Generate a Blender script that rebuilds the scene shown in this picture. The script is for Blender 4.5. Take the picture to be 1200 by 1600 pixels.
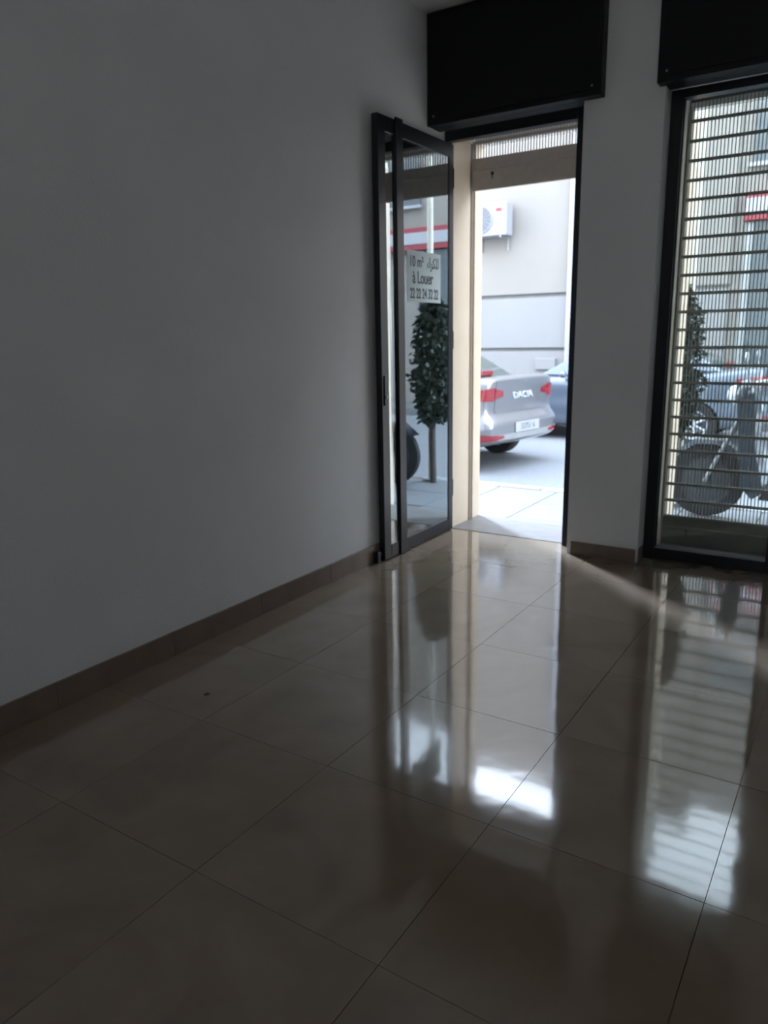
import bpy, bmesh, math, random
from mathutils import Vector, Matrix
from mathutils.bvhtree import BVHTree
random.seed(7)
S = bpy.context.scene
for o in list(bpy.data.objects): bpy.data.objects.remove(o)

# ------------------------------------------------------------------ camera
H = 1.40
YAW, PITCH, ROLL, FPX = .57679, .23112, -.01847, 1165.0
fwd = Vector((-math.sin(YAW)*math.cos(PITCH), math.cos(YAW)*math.cos(PITCH), -math.sin(PITCH)))
rt = Vector((math.cos(YAW), math.sin(YAW), 0)); up = rt.cross(fwd)
r2 = rt*math.cos(ROLL)+up*math.sin(ROLL); u2 = -rt*math.sin(ROLL)+up*math.cos(ROLL)
cd = bpy.data.cameras.new('camera'); cam = bpy.data.objects.new('camera', cd); S.collection.objects.link(cam)
m = Matrix((r2, u2, -fwd)).transposed().to_4x4(); m.translation = Vector((0, 0, H)); cam.matrix_world = m
cd.sensor_fit = 'VERTICAL'; cd.sensor_height = 32.0; cd.lens = 32.0*FPX/1600.0; cd.clip_start = .05; cd.clip_end = 200
cd.dof.use_dof = True; cd.dof.focus_distance = 1.9; cd.dof.aperture_fstop = cd.lens/6.5
S.camera = cam

# ------------------------------------------------------------------ sky, sun, exposure
W = bpy.data.worlds.new('sky'); S.world = W; W.use_nodes = True
nt = W.node_tree; bg = nt.nodes['Background']
tc = nt.nodes.new('ShaderNodeTexCoord'); sx = nt.nodes.new('ShaderNodeSeparateXYZ'); cr = nt.nodes.new('ShaderNodeValToRGB')
nt.links.new(tc.outputs['Generated'], sx.inputs[0]); nt.links.new(sx.outputs['Z'], cr.inputs[0]); nt.links.new(cr.outputs[0], bg.inputs[0])
cr.color_ramp.elements[0].color = (.93, .95, 1, 1); cr.color_ramp.elements[1].position = .8; cr.color_ramp.elements[1].color = (.66, .80, 1, 1)
bg.inputs[1].default_value = 5.0
sl = bpy.data.lights.new('sun', 'SUN'); sl.energy = 7.0; sl.angle = math.radians(8); sl.color = (.62, .76, 1)
so = bpy.data.objects.new('sun', sl); S.collection.objects.link(so)
so.rotation_euler = Vector((1.26, -1.0, -1.15)).to_track_quat('-Z', 'Y').to_euler()
S.view_settings.view_transform = 'Standard'; S.view_settings.look = 'None'; S.view_settings.gamma = 1
S.view_settings.use_curve_mapping = False
S.view_settings.exposure = 1.08

# ------------------------------------------------------------------ helpers
def mat(name, col, rough=.5, metal=0, noise=0, nscale=8, col2=None, bump=0, bscale=60, trans=0, ior=1.5, coat=0, emit=None, spec=.5, stretch=None):
    m = bpy.data.materials.new(name); m.use_nodes = True; t = m.node_tree; b = t.nodes['Principled BSDF']
    b.inputs['Base Color'].default_value = (*col, 1); b.inputs['Roughness'].default_value = rough; b.inputs['Metallic'].default_value = metal
    b.inputs['IOR'].default_value = ior; b.inputs['Transmission Weight'].default_value = trans; b.inputs['Coat Weight'].default_value = coat
    b.inputs['Specular IOR Level'].default_value = spec
    b.inputs['Coat Roughness'].default_value = .03
    co = t.nodes.new('ShaderNodeTexCoord'); src = co.outputs['Object']
    if stretch:
        mp = t.nodes.new('ShaderNodeMapping'); mp.inputs['Scale'].default_value = stretch; t.links.new(src, mp.inputs[0]); src = mp.outputs[0]
    if noise or col2:
        n = t.nodes.new('ShaderNodeTexNoise'); n.inputs['Scale'].default_value = nscale; n.inputs['Detail'].default_value = 6; t.links.new(src, n.inputs['Vector'])
        r = t.nodes.new('ShaderNodeValToRGB'); r.color_ramp.elements[0].position = .3; r.color_ramp.elements[1].position = .7
        c2 = col2 or tuple(c*(1-noise) for c in col)
        r.color_ramp.elements[0].color = (*c2, 1); r.color_ramp.elements[1].color = (*col, 1)
        t.links.new(n.outputs[0], r.inputs[0]); t.links.new(r.outputs[0], b.inputs['Base Color'])
    if bump:
        n = t.nodes.new('ShaderNodeTexNoise'); n.inputs['Scale'].default_value = bscale; n.inputs['Detail'].default_value = 3; t.links.new(src, n.inputs['Vector'])
        bp = t.nodes.new('ShaderNodeBump'); bp.inputs['Strength'].default_value = bump; bp.inputs['Distance'].default_value = .01
        t.links.new(n.outputs[0], bp.inputs['Height']); t.links.new(bp.outputs[0], b.inputs['Normal'])
    return m

M = {}
M['wall'] = mat('wall_paint', (.76, .755, .74), .55, noise=.05, nscale=3, bump=.12, bscale=90)
M['white'] = mat('ceiling_paint', (.86, .86, .84), .7, bump=.05)
M['black'] = mat('black_lacquer', (.0035, .004, .0055), .5, spec=.25, noise=.2, bump=.02)
M['frame'] = mat('black_aluminium', (.006, .0075, .011), .32, noise=.2, bump=.02, bscale=200)
M['stone'] = mat('cream_stone', (.68, .57, .44), .45, col2=(.63, .52, .39), nscale=5, bump=.05)
M['sill'] = mat('threshold_stone', (0.174, 0.163, 0.154), .4, col2=(0.139, 0.130, 0.120), nscale=12, bump=.05)
M['slat'] = mat('shutter_metal', (.52, .47, .42), .45, metal=.15, noise=.12, nscale=20)
M['facade'] = mat('cream_render', (0.204, 0.190, 0.171), .85, noise=.06, nscale=1.2, bump=.1, bscale=30)
M['facade_low'] = mat('pale_render', (0.200, 0.198, 0.195), .8, noise=.05, nscale=1.5, bump=.1, bscale=30)
M['groove'] = mat('groove_grey', (0.159, 0.157, 0.154), .9, noise=.1)
M['asphalt'] = mat('asphalt', (0.179, 0.184, 0.193), .75, col2=(0.143, 0.150, 0.159), nscale=25, bump=.35, bscale=150)
M['pave'] = mat('pavement_tile', (0.126, 0.130, 0.132), .6, col2=(0.122, 0.126, 0.129), nscale=9, bump=.2, bscale=120)
M['mortar'] = mat('mortar', (0.106, 0.108, 0.111), .9, noise=.2)
M['kerbw'] = mat('white_kerb_paint', (0.237, 0.242, 0.246), .6, noise=.12, nscale=14)
M['kerbr'] = mat('faded_red_kerb_paint', (0.188, 0.151, 0.151), .7, noise=.12, nscale=14)
M['grout'] = mat('floor_grout', (.16, .12, .085), .8, noise=.2)
M['skirt'] = mat('skirting_marble', (.21, .155, .115), .3, col2=(.16, .12, .088), nscale=9, bump=.03)
M['paper'] = mat('paper', (.52, .60, .60), .8, noise=.03)
M['ink'] = mat('ink', (.06, .09, .10), .6, noise=.1)
M['silver'] = mat('silver_paint', (0.200, 0.204, 0.216), .28, metal=.55, noise=.03, coat=1)
M['blue'] = mat('blue_grey_paint', (0.115, 0.139, 0.178), .3, metal=.35, noise=.03, coat=1)
M['dark'] = mat('dark_paint', (.035, .045, .06), .3, metal=.2, noise=.05, coat=1)
M['carglass'] = mat('car_glass', (.05, .065, .06), .06, noise=.1, spec=.8)
M['rubber'] = mat('rubber', (.015, .015, .016), .8, noise=.3, bump=.2)
M['alloy'] = mat('alloy', (.55, .56, .58), .35, metal=.8, noise=.1)
M['redlamp'] = mat('red_lamp', (0.241, 0.009, 0.017), .12, noise=.25, nscale=40, coat=1)
M['clearlamp'] = mat('clear_lamp', (.85, .87, .9), .08, noise=.1, coat=1)
M['plate'] = mat('plate_white', (0.318, 0.323, 0.332), .4, noise=.02)
M['chrome'] = mat('chrome_letters', (.85, .87, .9), .2, metal=.6, noise=.05)
M['ac'] = mat('ac_casing', (0.252, 0.260, 0.277), .45, noise=.04)
M['acdark'] = mat('ac_grille', (0.126, 0.135, 0.150), .5, noise=.1)
M['red'] = mat('red_fascia', (0.224, 0.022, 0.034), .4, noise=.1)
M['signw'] = mat('white_fascia', (0.289, 0.294, 0.313), .4, noise=.03)
M['shopglass'] = mat('shop_glass', (.07, .085, .09), .08, noise=.2, nscale=1.5, spec=.7)
M['leaf'] = mat('leaf_green', (.032, .048, .03), .65, col2=(.012, .018, .012), nscale=6)
M['bark'] = mat('bark', (.09, .075, .06), .9, col2=(.04, .035, .03), nscale=30, bump=.6, bscale=40)
M['steel'] = mat('galvanised_steel', (.30, .31, .31), .5, metal=.4, noise=.15, nscale=20)
M['rimdark'] = mat('dark_wheel_rim', (.05, .05, .055), .4, metal=.4, noise=.1)
M['post'] = mat('cream_post_paint', (.62, .58, .48), .5, noise=.1)
M['slatdark'] = mat('shaded_shutter_slat', (.24, .225, .20), .55, metal=.1, noise=.15, nscale=20)  # darker copy of the shutter metal, backlit shade put into the slat colour
M['bardark'] = mat('shaded_shutter_bar', (.10, .105, .09), .6, noise=.3, nscale=9)  # shade of the backlit window bar, put into its base colour
M['seat'] = mat('black_vinyl', (.02, .02, .02), .5, noise=.2, bump=.1)
M['beam'] = mat('lintel_shadow_paint', (.05, .05, .052), .7, noise=.1)

def glass_mat(name, tint, refl=1.0):
    m = bpy.data.materials.new(name); m.use_nodes = True; t = m.node_tree
    for n in list(t.nodes):
        if n.type == 'BSDF_PRINCIPLED': t.nodes.remove(n)
    out = t.nodes['Material Output']
    tr = t.nodes.new('ShaderNodeBsdfTransparent'); tr.inputs[0].default_value = (*tint, 1)
    gl = t.nodes.new('ShaderNodeBsdfGlossy'); gl.inputs['Roughness'].default_value = .012; gl.inputs[0].default_value = (.90, .98, 1, 1)
    fr = t.nodes.new('ShaderNodeFresnel'); fr.inputs[0].default_value = 1.5*refl
    no = t.nodes.new('ShaderNodeTexNoise'); no.inputs['Scale'].default_value = 2.0
    bp = t.nodes.new('ShaderNodeBump'); bp.inputs['Strength'].default_value = .02; bp.inputs['Distance'].default_value = .01
    t.links.new(no.outputs[0], bp.inputs['Height']); t.links.new(bp.outputs[0], gl.inputs['Normal'])
    mx = t.nodes.new('ShaderNodeMixShader')
    a1 = t.nodes.new('ShaderNodeMath'); a1.operation = 'MULTIPLY'; a1.inputs[1].default_value = 2; t.links.new(fr.outputs[0], a1.inputs[0])
    a2 = t.nodes.new('ShaderNodeMath'); a2.operation = 'ADD'; a2.inputs[1].default_value = 1; t.links.new(fr.outputs[0], a2.inputs[0])
    a3 = t.nodes.new('ShaderNodeMath'); a3.operation = 'DIVIDE'; t.links.new(a1.outputs[0], a3.inputs[0]); t.links.new(a2.outputs[0], a3.inputs[1])
    t.links.new(a3.outputs[0], mx.inputs[0]); t.links.new(tr.outputs[0], mx.inputs[1]); t.links.new(gl.outputs[0], mx.inputs[2]); t.links.new(mx.outputs[0], out.inputs[0])
    return m
M['glass'] = glass_mat('door_glass', (.84, .93, .93), 1.65)
M['winglass'] = glass_mat('window_glass', (.93, .96, .94), .95)

def marble():
    m = bpy.data.materials.new('polished_marble'); m.use_nodes = True; t = m.node_tree; b = t.nodes['Principled BSDF']
    g = t.nodes.new('ShaderNodeNewGeometry'); oi = t.nodes.new('ShaderNodeObjectInfo')
    n1 = t.nodes.new('ShaderNodeTexNoise'); n1.noise_dimensions = '4D'; n1.inputs['Scale'].default_value = 2.6; n1.inputs['Detail'].default_value = 8; n1.inputs['Distortion'].default_value = 1.2
    t.links.new(g.outputs['Position'], n1.inputs['Vector'])
    mu = t.nodes.new('ShaderNodeMath'); mu.operation = 'MULTIPLY'; mu.inputs[1].default_value = 3.0; t.links.new(oi.outputs['Random'], mu.inputs[0]); t.links.new(mu.outputs[0], n1.inputs['W'])
    r = t.nodes.new('ShaderNodeValToRGB'); e = r.color_ramp.elements
    e[0].position = .25; e[0].color = (.175, .13, .09, 1); e[1].position = .75; e[1].color = (.245, .19, .137, 1)
    x = e.new(.5); x.color = (.215, .163, .115, 1)
    t.links.new(n1.outputs[0], r.inputs[0]); t.links.new(r.outputs[0], b.inputs['Base Color'])
    n2 = t.nodes.new('ShaderNodeTexNoise'); n2.inputs['Scale'].default_value = 9; n2.inputs['Detail'].default_value = 1.5
    t.links.new(g.outputs['Position'], n2.inputs['Vector'])
    bp = t.nodes.new('ShaderNodeBump'); bp.inputs['Strength'].default_value = .05; bp.inputs['Distance'].default_value = .01
    t.links.new(n2.outputs[0], bp.inputs['Height']); t.links.new(bp.outputs[0], b.inputs['Normal'])
    n3 = t.nodes.new('ShaderNodeTexNoise'); n3.inputs['Scale'].default_value = 3
    r3 = t.nodes.new('ShaderNodeMapRange'); r3.inputs[3].default_value = .045; r3.inputs[4].default_value = .12
    t.links.new(g.outputs['Position'], n3.inputs['Vector']); t.links.new(n3.outputs[0], r3.inputs[0]); t.links.new(r3.outputs[0], b.inputs['Roughness'])
    b.inputs['IOR'].default_value = 1.85; b.inputs['Coat Weight'].default_value = .35; b.inputs['Coat Roughness'].default_value = .03
    return m
M['marble'] = marble()

def link(o, parent=None):
    S.collection.objects.link(o)
    if parent: o.parent = parent
    return o
class MB:
    def __init__(s): s.bm = bmesh.new()
    def box(s, x0, x1, y0, y1, z0, z1, bev=0):
        r = bmesh.ops.create_cube(s.bm, size=1)
        for v in r['verts']: v.co = Vector(((x0+x1)/2+v.co.x*(x1-x0), (y0+y1)/2+v.co.y*(y1-y0), (z0+z1)/2+v.co.z*(z1-z0)))
        if bev:
            ed = list({e for v in r['verts'] for e in v.link_edges})
            bmesh.ops.bevel(s.bm, geom=ed, offset=bev, segments=2, affect='EDGES', profile=.5)
        return s
    def cyl(s, a, b, r, r1=None, seg=16):
        a, b = Vector(a), Vector(b); d = b-a
        q = bmesh.ops.create_cone(s.bm, cap_ends=True, segments=seg, radius1=r, radius2=r if r1 is None else r1, depth=d.length)
        mt = Matrix.Translation((a+b)/2) @ d.to_track_quat('Z', 'Y').to_matrix().to_4x4()
        bmesh.ops.transform(s.bm, matrix=mt, verts=q['verts']); return s
    def lathe(s, prof, c, axis='Y', seg=28):     # closed profile of (r, h) turned about an axis through c
        n = len(prof); rings = []
        for k in range(seg):
            a = 2*math.pi*k/seg; ring = []
            for r, h in prof:
                p, q = r*math.cos(a), r*math.sin(a)
                v = {'Y': (p, h, q), 'Z': (p, q, h), 'X': (h, p, q)}[axis]
                ring.append(s.bm.verts.new(Vector(c)+Vector(v)))
            rings.append(ring)
        for k in range(seg):
            A, B = rings[k], rings[(k+1) % seg]
            for i in range(n): s.bm.faces.new((A[i], A[(i+1) % n], B[(i+1) % n], B[i]))
        return s
    def prism(s, pts, axis, a, b):               # outline of (u, v), pushed from a to b along an axis
        def mk(u, v, w): return {'X': (w, u, v), 'Y': (u, w, v), 'Z': (u, v, w)}[axis]
        A = [s.bm.verts.new(mk(u, v, a)) for u, v in pts]; B = [s.bm.verts.new(mk(u, v, b)) for u, v in pts]
        s.bm.faces.new(A); s.bm.faces.new(B[::-1]); n = len(pts)
        for i in range(n): s.bm.faces.new((A[i], B[i], B[(i+1) % n], A[(i+1) % n]))
        return s
    def tube(s, pts, r, seg=10):
        for a, b in zip(pts, pts[1:]): s.cyl(a, b, r, seg=seg)
        for p in pts[1:-1]:
            q = bmesh.ops.create_uvsphere(s.bm, u_segments=seg, v_segments=6, radius=r)
            bmesh.ops.translate(s.bm, vec=Vector(p), verts=q['verts'])
        return s
    def ball(s, c, r, sc=(1, 1, 1)):
        q = bmesh.ops.create_uvsphere(s.bm, u_segments=18, v_segments=12, radius=r)
        for v in q['verts']: v.co = Vector(c)+Vector((v.co.x*sc[0], v.co.y*sc[1], v.co.z*sc[2]))
        return s
    def build(s, name, mt, parent=None, smooth=False):
        bmesh.ops.recalc_face_normals(s.bm, faces=s.bm.faces)
        me = bpy.data.meshes.new(name); s.bm.to_mesh(me); s.bm.free(); me.materials.append(mt)
        if smooth:
            for p in me.polygons: p.use_smooth = True
            try: me.set_sharp_from_angle(angle=math.radians(40))
            except Exception: pass
        return link(bpy.data.objects.new(name, me), parent)
def tag(o, label, cat, group=None):
    o['label'] = label; o['category'] = cat
    if group: o['group'] = group
    return o
def empty(name, loc=(0, 0, 0), rz=0):
    o = link(bpy.data.objects.new(name, None)); o.location = loc; o.rotation_euler = (0, 0, rz); o.empty_display_size = .1; return o
def struct(o): o['kind'] = 'structure'; return o
def copy_part(o, parent, loc=None):
    c = o.copy(); link(c, parent)
    if loc is not None: c.location = loc
    return c
def text(name, body, size, mt, parent, loc, rot, ext=.0008, align='CENTER', sx=1, bold=0):
    cu = bpy.data.curves.new(name, 'FONT'); cu.body = body; cu.size = size; cu.extrude = ext; cu.align_x = align; cu.align_y = 'CENTER'; cu.offset = bold
    tmp = bpy.data.objects.new('tmp', cu); link(tmp); dg = bpy.context.evaluated_depsgraph_get(); dg.update()
    me = bpy.data.meshes.new_from_object(tmp.evaluated_get(dg)); bpy.data.objects.remove(tmp)
    me.materials.clear(); me.materials.append(mt)
    o = link(bpy.data.objects.new(name, me), parent); o.location = loc; o.rotation_euler = rot; o.scale = (sx, 1, 1); return o

# ------------------------------------------------------------------ room shell
XL, XR, YB, CZ = -2.55, 3.6, -3.2, 3.33
fl = struct(MB().box(XL-.1, XR+.1, YB-.1, 4.80, -.30, -.012).build('floor', M['grout']))
T = .592
def tile_mesh(w, d):
    b = MB(); b.box(0, w, 0, d, -.010, 0); return b
protos = {}
x0 = -1.395-4*T; y0 = 1.175-8*T
for i in range(14):
    for j in range(17):
        ax, bx = x0+i*T, x0+(i+1)*T; ay, by = y0+j*T, y0+(j+1)*T
        ax, bx, ay, by = max(ax, XL), min(bx, XR), max(ay, YB), min(by, 4.78)
        if bx-ax < .03 or by-ay < .03: continue
        k = (round(bx-ax, 3), round(by-ay, 3)); g = .0009
        if k not in protos:
            o = tile_mesh(bx-ax-2*g, by-ay-2*g).build('tile', M['marble'], fl); protos[k] = o
        else: o = copy_part(protos[k], fl)
        o.location = (ax+g, ay+g, 0); o.rotation_euler = (random.uniform(-.0004, .0004), random.uniform(-.0004, .0004), 0)
struct(MB().box(XL-.15, XR+.15, YB-.15, 4.9, CZ, CZ+.2).build('ceiling', M['white']))
struct(MB().box(XL-.2, XL, YB-.1, 4.80, 0, CZ).build('wall_left', M['wall']))
# unseen high window, added in the back wall to fill the room with daylight
struct(MB().box(XR, XR+.2, YB-.1, 4.60, 0, CZ).build('wall_right', M['wall']))
BX0, BX1, BZ0, BZ1 = .1, 1.9, 2.22, 2.95
wb = MB(); wb.box(XL-.1, BX0, YB-.2, YB, 0, CZ); wb.box(BX1, XR, YB-.2, YB, 0, CZ); wb.box(BX0, BX1, YB-.2, YB, 0, BZ0); wb.box(BX0, BX1, YB-.2, YB, BZ1, CZ)
struct(wb.build('wall_back', M['wall']))
w3 = struct(MB().box(BX0, BX1, YB-.13, YB-.08, BZ0, BZ0+.06).box(BX0, BX1, YB-.13, YB-.08, BZ1-.06, BZ1).box(BX0, BX0+.06, YB-.13, YB-.08, BZ0+.06, BZ1-.06).box(BX1-.06, BX1, YB-.13, YB-.08, BZ0+.06, BZ1-.06).build('fill_window', M['frame']))
for k in (1, 2): MB().box(BX0+.6*k-.03, BX0+.6*k+.03, YB-.125, YB-.085, BZ0+.06, BZ1-.06).build('fill_window_mullion', M['frame'], w3)
bb = struct(MB().box(XL+.0002, XL+.004, YB, 4.70, 0, .110).build('baseboard_left', M['grout']))
yy = YB
sk = None
while yy < 4.70:
    e = min(yy+T, 4.70)
    if sk is None or e-yy < T-.01: s_ = MB().box(0, .014, .001, e-yy-.001, 0, .112, .002).build('skirting_tile', M['skirt'], bb)
    else: s_ = copy_part(sk, bb)
    if sk is None: sk = s_
    s_.location = (XL+.002, yy, 0); yy += T

# front wall: masonry round the openings (door x -2.52..-1.60, window x -1.10..-.38)
fw = MB()
fw.box(-14, -2.535, 4.76, 5.24, -.3, 7.2)                 # left of the door
fw.box(-1.56, -1.11, 4.58, 5.20, -.05, 3.33)              # pillar between door and window (inside)
fw.box(-1.56, -1.09, 5.20, 5.41, -.2, 7.2)                # pilaster in the street
fw.box(-.37, 12, 4.62, 5.24, -.3, 7.2)                    # right of the window
fw.box(-2.535, -1.56, 4.84, 5.05, 2.75, 7.2); fw.box(-2.535, -1.56, 5.18, 5.24, 2.70, 7.2)
fw.box(-1.11, -.37, 4.84, 5.05, 2.75, 7.2); fw.box(-1.11, -.37, 5.18, 5.24, 2.705, 7.2)
fw.box(-2.535, -.37, 4.67, 4.84, 2.72, 3.33)
fw.box(-1.56, -1.11, 4.9, 5.2, 3.33, 7.2)
struct(fw.build('wall_front', M['wall']))
# marble base of the pillar
tr = MB().box(-1.53, -1.12, 4.566, 4.578, 0, .085, .002).build('baseboard_front', M['skirt']); struct(tr)
MB().box(-1.117, -1.105, 4.60, 4.70, 0, .085, .002).build('return_tile', M['skirt'], tr)
MB().box(-.36, 3.6, 4.606, 4.618, 0, .085, .002).build('skirting_tile', M['skirt'], tr)
# stone reveals
t1 = MB().box(-2.533, -2.520, 4.79, 5.062, 0, 2.70, .002).build('trim_1', M['stone']); struct(t1)
MB().box(-2.533, -2.518, 5.100, 5.262, -.05, 2.70, .003).build('outer_stone', M['stone'], t1)
MB().box(-2.560, -2.500, 5.2405, 5.262, 2.70, 3.1, .003).build('corner_stone', M['stone'], t1)
t2 = MB().box(-1.112, -1.092, 4.81, 5.075, 0, 2.70, .002).build('trim_2', M['stone']); struct(t2)
MB().box(-1.092, -1.086, 5.130, 5.418, -.05, 2.70, .002).build('outer_stone', M['stone'], t2)
t3 = MB().box(-.392, -.372, 4.81, 5.075, 0, 2.70, .002).build('trim_3', M['stone']); struct(t3)
MB().box(-.392, -.372, 5.130, 5.262, -.05, 2.70, .002).build('outer_stone', M['stone'], t3)
t4 = MB().box(-1.575, -1.561, 4.81, 5.075, 0, 2.70, .002).build('trim_4', M['stone']); struct(t4)
MB().box(-1.575, -1.561, 5.130, 5.41, -.05, 2.70, .002).build('outer_stone', M['stone'], t4)
# thresholds
t5 = MB().box(-2.533, -1.562, 4.782, 5.25, -.16, .004, .003).build('trim_5', M['sill']); struct(t5)
t6 = MB().box(-1.09, -.392, 4.80, 5.42, -.16, .004, .003).build('trim_6', M['sill']); struct(t6)

# black cassette boxes under the ceiling
def cassette(x0, x1, r0, r1, label):
    t = empty('shutter_cassette', ((x0+x1)/2, 4.55, 2.69)); c = (x0+x1)/2
    b = MB().box(x0-c, x1-c, -.05, .029, 0, .635, .003)
    b.box(r0-c, r1-c, .0292, .118, .0, .635); b.build('casing', M['black'], t)
    MB().box(x0-c+.02, x1-c-.02, -.056, -.0502, .03, .61, .002).build('access_panel', M['black'], t)
    for sx_ in (x0-c+.05, x1-c-.05):
        MB().cyl((sx_, -.060, .05), (sx_, -.055, .05), .006).build('screw', M['steel'], t)
    tag(t, label, 'shutter box')
cassette(-2.548, -1.44, -2.548, -1.562, 'black boxed shutter cassette above the open glass door, against the left wall')
cassette(-1.14, -.30, -1.108, -.372, 'black boxed shutter cassette above the window, right of the white pillar')

# ------------------------------------------------------------------ door frame and open leaf
d1 = struct(MB().box(-1.65, -1.562, 4.735, 4.80, 0, 2.72, .003).build('door_1', M['frame']))
MB().box(-1.652, -1.646, 4.755, 4.775, .02, 2.60).build('gasket', M['rubber'], d1)
MB().box(-2.548, -1.65, 4.735, 4.80, 2.645, 2.72, .003).build('frame_head', M['frame'], d1)
MB().box(-2.548, -2.522, 4.765, 4.80, 0, 2.645, .002).build('frame_jamb', M['frame'], d1)
lf = empty('door_leaf', (-2.511, 4.755, .008))     # hinge; leaf runs towards -y
def L(n, x0, x1, y0, y1, z0, z1, mt='frame', bev=.003): return MB().box(x0, x1, y0, y1, z0, z1, bev).build(n, M[mt], lf)
ZT = 2.615
L('free_stile', -.02, .022, -.925, -.845, 0, ZT)
L('hinge_stile', -.02, .022, -.062, -.002, 0, ZT)
L('top_rail', -.02, .022, -.845, -.062, ZT-.085, ZT)
L('bottom_rail', -.02, .022, -.845, -.062, 0, .085)
mu = L('mullion', -.02, .022, -.750, -.662, .085, ZT-.085)
L('pull_bar', .0225, .034, -.745, -.668, -.002, ZT+.012)
L('glass_pane', .011, .017, -.845, -.750, .085, ZT-.085, 'glass', 0)
L('glass_pane', .011, .017, -.662, -.062, .085, ZT-.085, 'glass', 0)
for n, p in (('gasket', (-.070, -.062)), ('gasket', (-.662, -.656))): L(n, .0171, .020, p[0], p[1], .085, ZT-.085, 'rubber', 0)
lk = L('lock', .0221, .030, -.905, -.875, .98, 1.16, 'frame', .002)
MB().cyl((.030, -.89, 1.03), (.036, -.89, 1.03), .009).build('lock_cylinder', M['steel'], lf)
for z in (.25, 1.3, 2.35): MB().cyl((.014, -.001, z), (.014, -.001, z+.12), .010).build('hinge', M['frame'], lf)
tag(lf, 'open glass door leaf with black aluminium frame folded back along the left wall', 'door')
# for-rent paper on the leaf
pp = empty('rental_notice', (-2.4935, 4.36, 1.765))
MB().box(0, .0008, -.215, .215, -.155, .155).build('sheet', M['paper'], pp)
RT = (math.pi/2, 0, math.pi/2)
text('writing', '10 m\u00b2  \ufe80\ufe8d\ufeae\ufedc\ufee0\ufedf', .092, M['ink'], pp, (.0015, 0, .088), RT, sx=.82, bold=.001)
text('writing', '\u00e0 Louer', .105, M['ink'], pp, (.0015, -.02, -.008), RT, sx=.80, bold=.002)
text('writing', '22 22 24 32 22', .088, M['ink'], pp, (.0015, .0, -.105), RT, sx=.68, bold=.0015)
tag(pp, 'pale paper rental notice with dark lettering stuck on the glass door leaf', 'notice')
ds = empty('door_stop', (-2.515, 3.775, 0))
MB().box(-.018, .018, -.016, .018, 0, .075, .005).build('bracket', M['frame'], ds); MB().cyl((0, .018, .05), (0, .042, .05), .014).build('buffer', M['rubber'], ds)
tag(ds, 'small black door stop on the floor beside the free end of the door leaf', 'door stop')

# ------------------------------------------------------------------ window
w1 = struct(MB().box(-1.122, -1.045, 4.72, 4.80, 0, 2.70, .003).build('window_1', M['frame']))
MB().box(-.412, -.36, 4.72, 4.80, 0, 2.70, .003).build('window_stile', M['frame'], w1)
MB().box(-1.045, -.412, 4.72, 4.80, 0, .072, .003).build('bottom_rail', M['frame'], w1)
MB().box(-1.045, -.412, 4.72, 4.80, 2.655, 2.70, .003).build('top_rail', M['frame'], w1)
MB().box(-1.045, -.412, 4.756, 4.762, .072, 2.655).build('glass_pane', M['winglass'], w1)
MB().box(-1.047, -1.040, 4.745, 4.755, .072, 2.655).build('gasket', M['rubber'], w1)

# ------------------------------------------------------------------ roller shutters: every slat with its real slots
def slat_mb(w):
    b = MB(); P = .11
    b.prism([(-.004, 0), (.004, 0), (.006, .006), (.004, .010), (-.004, .010), (-.002, .006)], 'X', -w/2, w/2)
    b.prism([(-.004, P-.009), (.004, P-.009), (.004, P-.0005), (-.004, P-.0005)], 'X', -w/2, w/2)
    n = int(w/.02); x = -w/2
    for k in range(n+1):
        b.box(-w/2+k*.02*w/(n*.02)-.0028, -w/2+k*.02*w/(n*.02)+.0028, -.003, .003, .010, P-.009)
    return b
def shutter(x0, x1, y, zbar, bar_h, nslat, label, bm_='slat', sm_='slat'):
    t = empty('roller_shutter', ((x0+x1)/2, y, zbar)); w = x1-x0
    b = MB(); b.prism([(-.012, 0), (.012, 0), (.012, bar_h*.62), (.006, bar_h*.68), (.006, bar_h), (-.006, bar_h), (-.006, bar_h*.68), (-.012, bar_h*.62)], 'X', -w/2, w/2)
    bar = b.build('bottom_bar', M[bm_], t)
    MB().cyl((-w/2+.155, -.014, .10), (-w/2+.155, -.0121, .10), .012).box(-w/2+.151, -w/2+.159, -.014, -.0121, .066, .10).build('keyhole', M['rubber'], bar)
    pr = None
    for k in range(nslat):
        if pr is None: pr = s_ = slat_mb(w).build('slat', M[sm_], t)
        else: s_ = copy_part(pr, t)
        s_.location = (0, 0, bar_h+.11*k)
    for s in (-1, 1):
        g = MB(); xg = s*w/2
        g.box(xg-.012*(s > 0)-.0, xg+.012*(s < 0), .014, .018, -zbar+.006, 2.70-zbar).build('guide_rail', M['slat'], t)
    tag(t, label, 'roller shutter')
shutter(-2.517, -1.578, 5.095, 2.385, .20, 3, 'raised roller shutter above the doorway with thick bottom bar and keyhole')
shutter(-1.084, -.395, 5.105, .006, .190, 24, 'lowered perforated roller shutter behind the window glass', 'bardark', 'slatdark')

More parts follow.
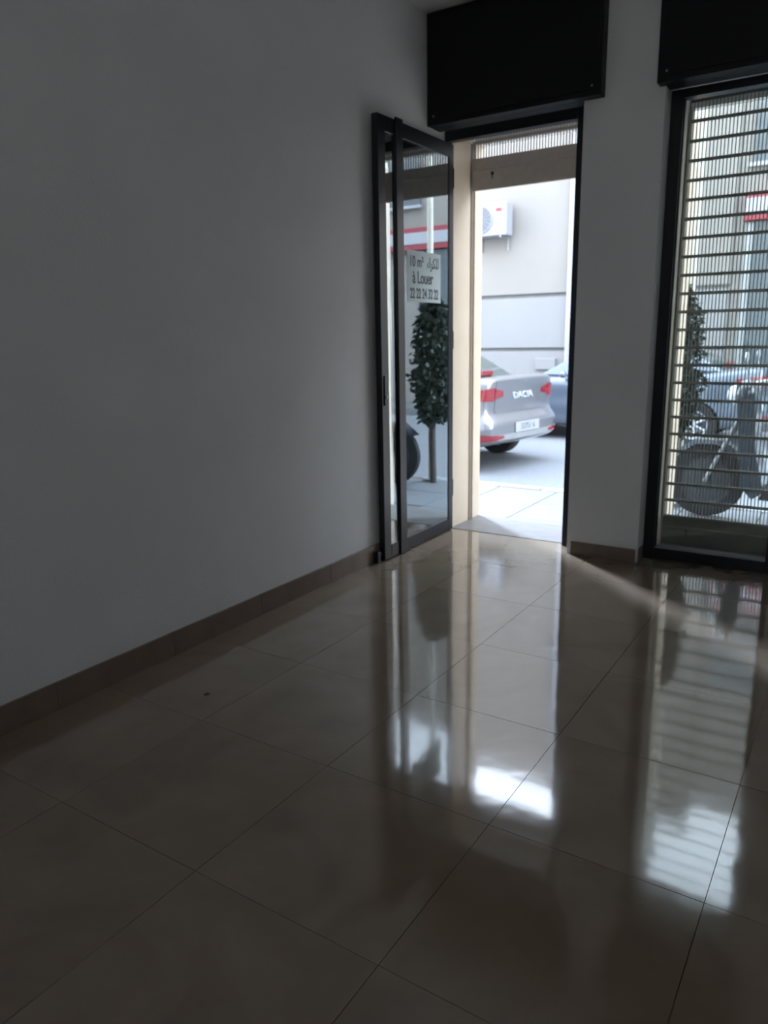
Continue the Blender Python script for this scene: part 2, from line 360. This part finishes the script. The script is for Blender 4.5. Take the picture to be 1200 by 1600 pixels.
# ------------------------------------------------------------------ street ground
GZ = -.05; RZ = -.20
struct(MB().box(-30, 30, 6.76, 13.3, -.4, RZ).build('road', M['asphalt']))
pv = struct(MB().box(-14, 10, 5.1, 6.62, -.4, GZ-.008).build('pavement', M['mortar']))
pt = None
for i in range(-12, 8):
    for j in range(3):
        ax = -2.37+i*.58; ay = 5.25-.26+j*.58 if j else 5.25-.26
        ay = 4.98+j*.55
        if ay+.55 > 6.64: continue
        if ay < 5.25: y_a = 5.263
        else: y_a = ay
        if y_a != ay:
            s_ = MB().box(.004, .576, 0, ay+.546-y_a, -.03, 0, .003).build('paving_tile', M['pave'], pv)
        elif pt is None: pt = s_ = MB().box(.004, .576, 0, .546, -.03, 0, .003).build('paving_tile', M['pave'], pv)
        else: s_ = copy_part(pt, pv)
        if y_a != ay and -1.62 < ax+.58 and ax < -1.0:
            bpy.data.objects.remove(s_); continue
        s_.location = (ax, y_a, GZ+random.uniform(-.002, .001))
kb = struct(MB().box(-14, 10, 6.625, 6.755, -.4, GZ-.02).build('kerb', M['mortar']))
ks = {}
for i in range(-20, 22):
    c = 'kerbr' if i % 2 == 0 else 'kerbw'
    if c not in ks: ks[c] = s_ = MB().box(.003, .437, -.0, .14, -.16, .008, .012).build('kerb_stone', M[c], kb)
    else: s_ = copy_part(ks[c], kb)
    s_.location = (-2.98+i*.44, 6.625, GZ)
p2 = struct(MB().box(-30, 30, 13.3, 14.6, -.4, -.06).build('far_pavement', M['pave']))

# ------------------------------------------------------------------ building across the street
ob = empty('cream_building', (-4, 14.5, -.06))
def O(n, x0, x1, y0, y1, z0, z1, mt, par=None, bev=0): return MB().box(x0+4, x1+4, y0-14.5, y1-14.5, z0+.06, z1+.06, bev).build(n, M[mt], par or ob)
O('core', -26, -2.25, 14.56, 18, -.06, 8.6, 'groove')
O('lower_wall', -26, -2.25, 14.5, 14.56, -.06, 1.06, 'facade_low')
O('middle_wall', -26, -2.25, 14.5, 14.56, 1.13, 2.10, 'facade_low')
O('upper_wall', -26, -2.25, 14.5, 14.56, 2.175, 8.6, 'facade')
O('meter_box', -5.72, -5.30, 14.44, 14.5, .70, .92, 'facade_low', None, .01)
dp = MB(); dp.cyl((-1.07, -.06, .06), (-1.07, -.06, 8.4), .045); dp.build('drainpipe', M['signw'], ob, True)
for xw in (-13.2, -9.6, -5.2):
    wn = O('window', xw, xw+1.2, 14.47, 14.5, 5.2, 6.6, 'shopglass')
    O('window_frame', xw-.06, xw+1.26, 14.45, 14.47, 6.6, 6.68, 'signw', wn); O('window_sill', xw-.08, xw+1.28, 14.38, 14.47, 5.12, 5.2, 'signw', wn)
tag(ob, 'cream rendered building across the street with two horizontal grooves', 'building')
sb = empty('shop_building', (2, 14.5, -.06))
def Q(n, x0, x1, y0, y1, z0, z1, mt, par=None, bev=0): return MB().box(x0-2, x1-2, y0-14.5, y1-14.5, z0+.06, z1+.06, bev).build(n, M[mt], par or sb)
Q('wall', -2.245, 26, 14.55, 18, -.06, 8.0, 'facade')
Q('shop_front', -1.95, 3.4, 14.50, 14.55, .15, 3.15, 'shopglass')
for xx in (-2.06, -.3, 1.5, 3.3): Q('pillar_trim', xx, xx+.11, 14.47, 14.5, -.06, 3.15, 'steel')
Q('plinth', -2.06, 3.4, 14.47, 14.5, -.06, .15, 'steel')
fs = Q('fascia', -2.10, 8.2, 14.38, 14.55, 3.17, 3.62, 'red', None, .01)
Q('white_band', -2.09, 8.19, 14.365, 14.379, 3.29, 3.52, 'signw', fs)
for xw in (-2.06, .6, 3.4, 6.2):
    wn = Q('window', xw, xw+1.2, 14.51, 14.55, 4.08, 5.2, 'shopglass'); Q('window_sill', xw-.05, xw+1.25, 14.44, 14.51, 4.02, 4.08, 'signw', wn)
tag(sb, 'building across the street with dark shopfront under a red and white fascia', 'building')
# outdoor air conditioner
ac = empty('air_conditioner', (-6.64, 14.5, 3.27))
MB().box(-.42, .40, -.42, -.10, 0, .62, .02).build('casing', M['ac'], ac)
MB().lathe([(.235, -.455), (.25, -.455), (.25, -.42), (.235, -.42)], (-.14, 0, .31), 'Y').build('fan_ring', M['ac'], ac, True)
MB().cyl((-.14, -.425, .31), (-.14, -.4205, .31), .232, seg=32).build('fan_opening', M['acdark'], ac)
g = MB()
for r in (.05, .10, .15, .20): g.lathe([(r-.004, -.452), (r+.004, -.452), (r+.004, -.444), (r-.004, -.444)], (-.14, 0, .31), 'Y')
for k in range(8):
    a = math.pi*k/8; g.cyl((-.14-.24*math.cos(a), -.446, .31-.24*math.sin(a)), (-.14+.24*math.cos(a), -.446, .31+.24*math.sin(a)), .004, seg=6)
g.build('fan_grille', M['ac'], ac)
for k in range(5):
    a = 2*math.pi*k/5; c, s = math.cos(a), math.sin(a)
    MB().prism([(-.14+.03*c-.02*s, .31+.03*s+.02*c), (-.14+.19*c-.07*s, .31+.19*s+.07*c), (-.14+.20*c+.03*s, .31+.20*s-.03*c), (-.14+.03*c+.02*s, .31+.03*s-.02*c)], 'Y', -.436, -.430).build('fan_blade', M['acdark'], ac)
MB().box(.18, .30, -.423, -.4205, .44, .50).build('red_badge', M['red'], ac)
for x in (-.30, .28):
    MB().box(x-.015, x+.015, -.42, -.0, -.03, -.001).box(x-.015, x+.015, -.03, 0, -.25, -.03).build('wall_bracket', M['steel'], ac)
tag(ac, 'white outdoor air conditioner unit on brackets high on the cream building', 'air conditioner')

# ------------------------------------------------------------------ cars
def car(label, loc, rz, paint, letters=None, plate=None, group=None):
    root = empty('car', loc, rz); ST = []
    xs = [0, .03, .09, .2, .4, .7, 1.0, 1.6, 2.2, 2.8, 3.2, 3.6, 3.95, 4.2, 4.33, 4.38]
    ws = [.66, .74, .80, .845, .87, .885, .89, .89, .89, .89, .885, .875, .85, .80, .72, .62]
    zt = [1.07, 1.10, 1.11, 1.105, 1.085, 1.04, 1.00, .97, .965, .965, .97, .93, .88, .80, .72, .62]
    zb = [.38, .35, .32, .29, .25, .22, .20, .20, .20, .20, .20, .21, .22, .23, .25, .28]
    bm = bmesh.new(); rows = []
    def xo(z, x):                       # bumper stands out, lid leans in
        k = max(0, 1-x/.5); f = -.07 if z < .60 else (-.07+(z-.60)/.08*.10 if z < .68 else .03-(z-.68)*.06)
        if z > .95: f -= .015
        kf = max(0, 1-(4.38-x)/.5); ff = .05 if z < .55 else 0
        return f*k+ff*kf
    for x, w, t, b in zip(xs, ws, zt, zb):
        sec = [(0, b), (w*.86, b), (w*.96, b+.05), (w, b+.20), (w*1.0, .52), (w*.985, .60), (w*.975, .68), (w*.98, .80 if t > .9 else t*.86), (w*.955, t-.06), (w*.88, t-.008), (w*.6, t+.008), (0, t+.012)]
        rows.append([[bm.verts.new((x+xo(z, x), s*y, z)) for y, z in sec] for s in (1, -1)])
    n = 12
    for a, b in zip(rows, rows[1:]):
        for s in (0, 1):
            for i in range(n-1): bm.faces.new((a[s][i], a[s][i+1], b[s][i+1], b[s][i]))
    for r in (rows[0], rows[-1]):
        for i in range(n-1): bm.faces.new((r[0][i], r[0][i+1], r[1][i+1], r[1][i]))
    bmesh.ops.remove_doubles(bm, verts=bm.verts, dist=.0005); bmesh.ops.recalc_face_normals(bm, faces=bm.faces)
    me = bpy.data.meshes.new('body'); bm.to_mesh(me); bm.free(); me.materials.append(paint)
    for p in me.polygons: p.use_smooth = True
    tmp = link(bpy.data.objects.new('tmp', me)); tmp.modifiers.new('s', 'SUBSURF').levels = 2
    cut = MB()
    for ax in (.86, 3.50): cut.cyl((ax, -1.1, .30), (ax, -.62, .30), .355, seg=32); cut.cyl((ax, .62, .30), (ax, 1.1, .30), .355, seg=32)
    co = cut.build('cut', M['rubber']); bo = tmp.modifiers.new('b', 'BOOLEAN'); bo.object = co; bo.operation = 'DIFFERENCE'; bo.solver = 'EXACT'
    dg = bpy.context.evaluated_depsgraph_get(); dg.update(); ev = tmp.evaluated_get(dg)
    me2 = bpy.data.meshes.new_from_object(ev); bpy.data.objects.remove(tmp); bpy.data.objects.remove(co)
    body = link(bpy.data.objects.new('body', me2), root)
    me2.set_sharp_from_angle(angle=math.radians(50))
    b2 = bmesh.new(); b2.from_mesh(me2); bvh = BVHTree.FromBMesh(b2)
    def patch(name, pts, mt, off, par=root, thick=.02):     # pts: grid of (origin, target); lies on the body skin
        bb_ = bmesh.new(); g0, g1 = [], []
        for row in pts:
            q0, q1 = [], []
            for o_, t_ in row:
                o_, t_ = Vector(o_), Vector(t_); d = (t_-o_).normalized(); h = bvh.ray_cast(o_, d)
                p = h[0] if h[0] else t_
                q0.append(bb_.verts.new(p-d*off)); q1.append(bb_.verts.new(p+d*(thick-off)))
            g0.append(q0); g1.append(q1)
        R_, C_ = len(g0), len(g0[0])
        for i in range(R_-1):
            for j in range(C_-1):
                bb_.faces.new((g0[i][j], g0[i][j+1], g0[i+1][j+1], g0[i+1][j])); bb_.faces.new((g1[i][j], g1[i+1][j], g1[i+1][j+1], g1[i][j+1]))
        for i in range(R_-1):
            bb_.faces.new((g0[i][0], g0[i+1][0], g1[i+1][0], g1[i][0])); bb_.faces.new((g0[i][-1], g1[i][-1], g1[i+1][-1], g0[i+1][-1]))
        for j in range(C_-1):
            bb_.faces.new((g0[0][j], g1[0][j], g1[0][j+1], g0[0][j+1])); bb_.faces.new((g0[-1][j], g0[-1][j+1], g1[-1][j+1], g1[-1][j]))
        bmesh.ops.recalc_face_normals(bb_, faces=bb_.faces)
        me_ = bpy.data.meshes.new(name); bb_.to_mesh(me_); bb_.free(); me_.materials.append(mt)
        for p in me_.polygons: p.use_smooth = True
        me_.set_sharp_from_angle(angle=math.radians(45))
        return link(bpy.data.objects.new(name, me_), par)
    def rear(y0, y1, z0, z1, ny=10, nz=4, z0b=None, z1b=None):
        out = []
        for j in range(nz+1):
            row = []
            for i in range(ny+1):
                f = i/ny; y = y0+(y1-y0)*f; za = z0+((z0b if z0b is not None else z0)-z0)*f; zz = z1+((z1b if z1b is not None else z1)-z1)*f
                z = za+(zz-za)*j/nz; row.append(((-1, y, z), (1, y, z)))
            out.append(row)
        return out
    def wrap(s, a0, a1, z0, z1, na=12, nz=4, z0b=None, z1b=None):
        out = []
        for j in range(nz+1):
            row = []
            for i in range(na+1):
                f = i/na; a = math.radians(a0+(a1-a0)*f); za = z0+((z0b if z0b is not None else z0)-z0)*f; zz = z1+((z1b if z1b is not None else z1)-z1)*f
                z = za+(zz-za)*j/nz; row.append(((.6-2*math.cos(a), s*(.35+2*math.sin(a)), z), (.6, s*.35, z)))
            out.append(row)
        return out
    patch('trunk_lid', rear(-.56, .56, .70, 1.07, 16, 8), paint, .007)
    bs = patch('bumper_strip', rear(-.60, .60, .385, .45, 14, 3), M['steel'], .010)
    for s in (1, -1):
        patch('tail_lamp', wrap(s, 62, 22, .86, .95, z0b=.84, z1b=1.0), M['redlamp'], .014)
        lid = patch('lid_lamp', rear(s*.58, s*.42, .86, .985, 5, 4, z0b=.89, z1b=.95), M['redlamp'], .016)
        patch('reflector', wrap(s, 44, 12, .36, .47, z0b=.41, z1b=.44), M['redlamp'], .012)
        patch('head_lamp', [[((5.4-.3, s*y, z), (3.4, s*y*.9, z)) for y in (.42, .5, .6, .7, .78)] for z in (.66, .70, .74)], M['clearlamp'], .012)
    # plate
    h = bvh.ray_cast(Vector((-1, 0, .52)), Vector((1, 0, 0)))[0]
    pl = MB().box(h.x-.014, h.x-.004, -.26, .26, .455, .575, .003).build('license_plate', M['plate'], root)
    if plate: text('plate_number', plate, .10, M['ink'], pl, (h.x-.0150, 0, .515), (math.pi/2, 0, -math.pi/2), sx=.95)
    if letters:
        h = bvh.ray_cast(Vector((-1, 0, .88)), Vector((1, 0, 0)))[0]
        text('badge_lettering', letters, .105, M['chrome'], root, (h.x-.016, .0, .885), (math.pi/2, 0, -math.pi/2), ext=.004, sx=1.35, bold=.001)
    # front grille
    patch('grille', [[((5.2, y, z), (3.2, y, z)) for y in (-.4, -.2, 0, .2, .4)] for z in (.48, .56, .64)], M['rubber'], .008)
    # greenhouse
    B = [(.50, .76, 1.03), (3.20, .76, .955)]; Rf = [(1.22, .57, 1.43), (2.28, .59, 1.46)]
    bm = bmesh.new()
    def ring(y_s):
        return [Vector((.50, y_s*.74, 1.03)), Vector((1.9, y_s*.80, .95)), Vector((3.22, y_s*.74, .95)), Vector((2.32, y_s*.59, 1.445)), Vector((1.75, y_s*.60, 1.475)), Vector((1.20, y_s*.57, 1.425))]
    A_ = [bm.verts.new(v) for v in ring(1)]; B_ = [bm.verts.new(v) for v in ring(-1)]
    C_ = [bm.verts.new(v) for v in (Vector((.44, 0, 1.04)), Vector((1.9, 0, .95)), Vector((3.32, 0, .95)), Vector((2.36, 0, 1.465)), Vector((1.75, 0, 1.495)), Vector((1.16, 0, 1.445)))]
    for X, Y_ in ((A_, C_), (C_, B_)):
        for i in range(6): bm.faces.new((X[i], X[(i+1) % 6], Y_[(i+1) % 6], Y_[i]))
    bm.faces.new(A_); bm.faces.new(B_[::-1]); bmesh.ops.recalc_face_normals(bm, faces=bm.faces)
    ed = [e for e in bm.edges if (e.verts[0] in A_ and e.verts[1] in A_) or (e.verts[0] in B_ and e.verts[1] in B_)]
    bmesh.ops.bevel(bm, geom=ed, offset=.035, segments=3, affect='EDGES')
    me_ = bpy.data.meshes.new('roof'); bm.to_mesh(me_); bm.free(); me_.materials.append(paint)
    for p in me_.polygons: p.use_smooth = True
    me_.set_sharp_from_angle(angle=math.radians(30)); link(bpy.data.objects.new('roof', me_), root)
    b3 = bmesh.new(); b3.from_mesh(me_); bvh_body = bvh; bvh = BVHTree.FromBMesh(b3)
    def poly_side(name, pts, s):
        # pts (x,z); project sideways on the greenhouse
        bb_ = bmesh.new(); o0, o1 = [], []
        for x, z in pts:
            h_ = bvh.ray_cast(Vector((x, s*2, z)), Vector((0, -s, 0)))[0] or Vector((x, s*.75, z))
            o0.append(bb_.verts.new(h_+Vector((0, s*.006, 0)))); o1.append(bb_.verts.new(h_-Vector((0, s*.01, 0))))
        bb_.faces.new(o0); bb_.faces.new(o1[::-1]); k = len(pts)
        for i in range(k): bb_.faces.new((o0[i], o1[i], o1[(i+1) % k], o0[(i+1) % k]))
        bmesh.ops.recalc_face_normals(bb_, faces=bb_.faces); m_ = bpy.data.meshes.new(name); bb_.to_mesh(m_); bb_.free(); m_.materials.append(M['carglass']); link(bpy.data.objects.new(name, m_), root)
    for s in (1, -1):
        poly_side('side_window', [(1.02, 1.06), (1.72, 1.03), (1.72, 1.41), (1.34, 1.385)], s)
        poly_side('side_window', [(1.78, 1.03), (2.72, 1.02), (2.26, 1.40), (1.78, 1.41)], s)
    def gl(name, x_lo, x_hi, z0, z1, w0, w1, d):
        o_, rr = [], []
        for j in range(5):
            f = j/4; z = z0+(z1-z0)*f; w = w0+(w1-w0)*f
            o_.append([((1.8+d*3, y*w, z), (1.8, y*w, z)) for y in (-1, -.7, -.35, 0, .35, .7, 1)])
        patch(name, o_, M['carglass'], .006, thick=.014)
    gl('rear_window', 0, 0, 1.075, 1.385, .62, .50, -1)
    gl('windscreen', 0, 0, 1.01, 1.40, .66, .53, 1)
    MB().box(.52, .60, -.12, .12, 1.10, 1.16, .006).build('brake_lamp', M['redlamp'], root)
    for s in (1, -1):
        MB().ball((2.72, s*.96, 1.0), .075, (.7, 1.15, .8)).box(2.70, 2.75, min(s*.80, s*.92), max(s*.80, s*.92), .955, .975).build('side_mirror', paint, root, True)
        for x in (1.30, 2.15): MB().box(x, x+.18, min(s*.872, s*.905), max(s*.872, s*.905), .83, .855, .006).build('door_handle', paint, root)
        for ax in (.86, 3.50):
            wh = MB().lathe([(.30, -.10), (.315, -.08), (.315, .08), (.30, .10), (.205, .09), (.205, -.09)], (ax, s*.775, .315), 'Y', 36).build('tyre', M['rubber'], root, True)
            rm = MB().lathe([(.204, -.085), (.204, .085), (.185, .08), (.185, -.08)], (ax, s*.775, .315), 'Y', 32); rm.cyl((ax, s*.82-.01, .315), (ax, s*.82+.01, .315), .05)
            for k in range(7):
                a = 2*math.pi*k/7; rm.cyl((ax+.03*math.cos(a), s*.82, .315+.03*math.sin(a)), (ax+.19*math.cos(a), s*.82, .315+.19*math.sin(a)), .018, .022, seg=8)
            rm.build('wheel_rim', M['alloy'], wh, True)
    MB().box(1.3, 3.1, -.60, .60, .19, .235).build('underbody', M['rubber'], root)
    return tag(root, label, 'car', group)
car('silver sedan seen from behind through the open doorway, red tail lamp', (-3.55, 8.60, RZ), math.pi-math.radians(10), M['silver'], 'DACIA', '33751 6')
car('blue-grey sedan parked farther back, right of the silver sedan', (-1.2, 12.0, RZ), math.pi, M['blue'])

# ------------------------------------------------------------------ scooter on the pavement
sc = empty('motor_scooter', (-1.03, 6.30, GZ))
def wheel(x, n='wheel'):
    w = MB().lathe([(.24, -.045), (.285, -.03), (.29, 0), (.285, .03), (.24, .045), (.19, .03), (.19, -.03)], (x, 0, .29), 'Y', 32).build('tyre', M['rubber'], sc, True)
    r = MB().lathe([(.189, -.025), (.189, .025), (.175, .02), (.175, -.02)], (x, 0, .29), 'Y', 28)
    r.cyl((x, -.04, .29), (x, .04, .29), .035)
    for k in range(5):
        a = 2*math.pi*k/5; r.cyl((x, 0, .29), (x+.18*math.cos(a), 0, .29+.18*math.sin(a)), .014, seg=8)
    r.cyl((x, -.015, .29), (x, .015, .29), .188, seg=28); r.build('wheel_rim', M['rimdark'], w, True)
wheel(0); wheel(1.28)
for s in (-.06, .06): MB().cyl((0, s, .29), (.24, s, .86), .016).build('fork_leg', M['steel'], sc)
MB().prism([(-.26, .50), (-.10, .62), (.12, .62), (.27, .50), (.20, .48), (.10, .585), (-.09, .585), (-.22, .49)], 'Y', -.06, .06).build('front_fender', M['dark'], sc)
MB().prism([(.20, .95), (.32, 1.0), (.36, .55), (.44, .26), (.36, .20), (.27, .30), (.24, .6)], 'Y', -.19, .19).build('leg_shield', M['dark'], sc)
MB().prism([(.40, .20), (.82, .18), (.82, .26), (.44, .28)], 'Y', -.17, .17).build('footboard', M['rubber'], sc)
MB().prism([(.80, .20), (.84, .68), (1.10, .74), (1.62, .80), (1.58, .66), (1.30, .52), (1.10, .30)], 'Y', -.15, .15).build('rear_body', M['dark'], sc)
MB().prism([(.82, .69), (.90, .79), (1.20, .80), (1.56, .88), (1.58, .81), (1.10, .745)], 'Y', -.13, .13).build('saddle', M['seat'], sc)
MB().tube([(.36, -.34, 1.06), (.28, -.2, 1.05), (.27, 0, 1.0), (.28, .2, 1.05), (.36, .34, 1.06)], .014).build('handlebar', M['steel'], sc, True)
MB().ball((.17, 0, .97), .085, (.8, 1.1, .9)).build('head_lamp', M['clearlamp'], sc, True)
MB().ball((.24, 0, .98), .11, (.8, 1.2, 1)).build('headlamp_cowl', M['dark'], sc, True)
for s in (-1, 1):
    MB().tube([(.29, s*.26, 1.06), (.26, s*.30, 1.22)], .006).build('mirror_stem', M['steel'], sc); MB().ball((.26, s*.31, 1.26), .05, (.25, 1.1, .8)).build('mirror', M['alloy'], sc, True)
tag(sc, 'dark motor scooter standing on the pavement outside the shuttered window', 'scooter')

# ------------------------------------------------------------------ street post and small tree
sp = empty('street_post', (-1.293, 6.58, GZ)); MB().cyl((0, 0, 0), (0, 0, 3.5), .030, seg=20).build('pole', M['post'], sp, True); MB().cyl((0, 0, 0), (0, 0, .03), .09).build('base_flange', M['steel'], sp)
MB().cyl((0, 0, 3.5), (0, 0, 3.53), .045, .02).build('cap', M['steel'], sp)
tag(sp, 'slim grey street post standing just right of the window reveal', 'post')
tr_ = empty('street_shrub', (-1.36, 6.50, GZ))
MB().tube([(0, 0, 0), (.02, .02, .5), (-.02, 0, 1.0), (.01, 0, 1.5)], .035).tube([(-.02, 0, .9), (-.14, .03, 1.4)], .018).tube([(-.02, 0, .8), (.12, -.04, 1.3)], .018).build('trunk', M['bark'], tr_, True)
b = bmesh.new(); rnd = random.Random(3)
for i in range(2600):
    z = rnd.uniform(.62, 1.80); k = math.sin(math.pi*min(1, max(0, (z-.45)/1.4)))**.6
    a = rnd.uniform(0, 2*math.pi); r = .22*k*math.sqrt(rnd.random()); c = Vector((r*math.cos(a), r*math.sin(a)*.8, z))
    d = Vector((rnd.uniform(-1, 1), rnd.uniform(-1, 1), rnd.uniform(-1, .4))).normalized(); e = d.cross(Vector((rnd.random(), rnd.random(), rnd.random()))).normalized()
    L_ = rnd.uniform(.05, .09)
    vs = [b.verts.new(c), b.verts.new(c+d*L_*.5+e*L_*.25), b.verts.new(c+d*L_), b.verts.new(c+d*L_*.5-e*L_*.25)]; b.faces.new(vs)
me = bpy.data.meshes.new('foliage'); b.to_mesh(me); b.free(); me.materials.append(M['leaf']); fo = link(bpy.data.objects.new('foliage', me), tr_); fo['kind'] = 'stuff'
tag(tr_, 'dark leafy shrub on the pavement beside the post, seen through the window shutter', 'shrub')

ch = empty('plaster_crumb', (-2.129, 1.929, 0))
b = bmesh.new(); bmesh.ops.create_icosphere(b, subdivisions=2, radius=.011)
for v in b.verts: v.co *= rnd.uniform(.7, 1.2); v.co.z = abs(v.co.z)*.45
me = bpy.data.meshes.new('crumb'); b.to_mesh(me); b.free(); me.materials.append(M['bark']); link(bpy.data.objects.new('crumb', me), ch)
tag(ch, 'tiny dark crumb lying on the marble floor near the left wall', 'debris')
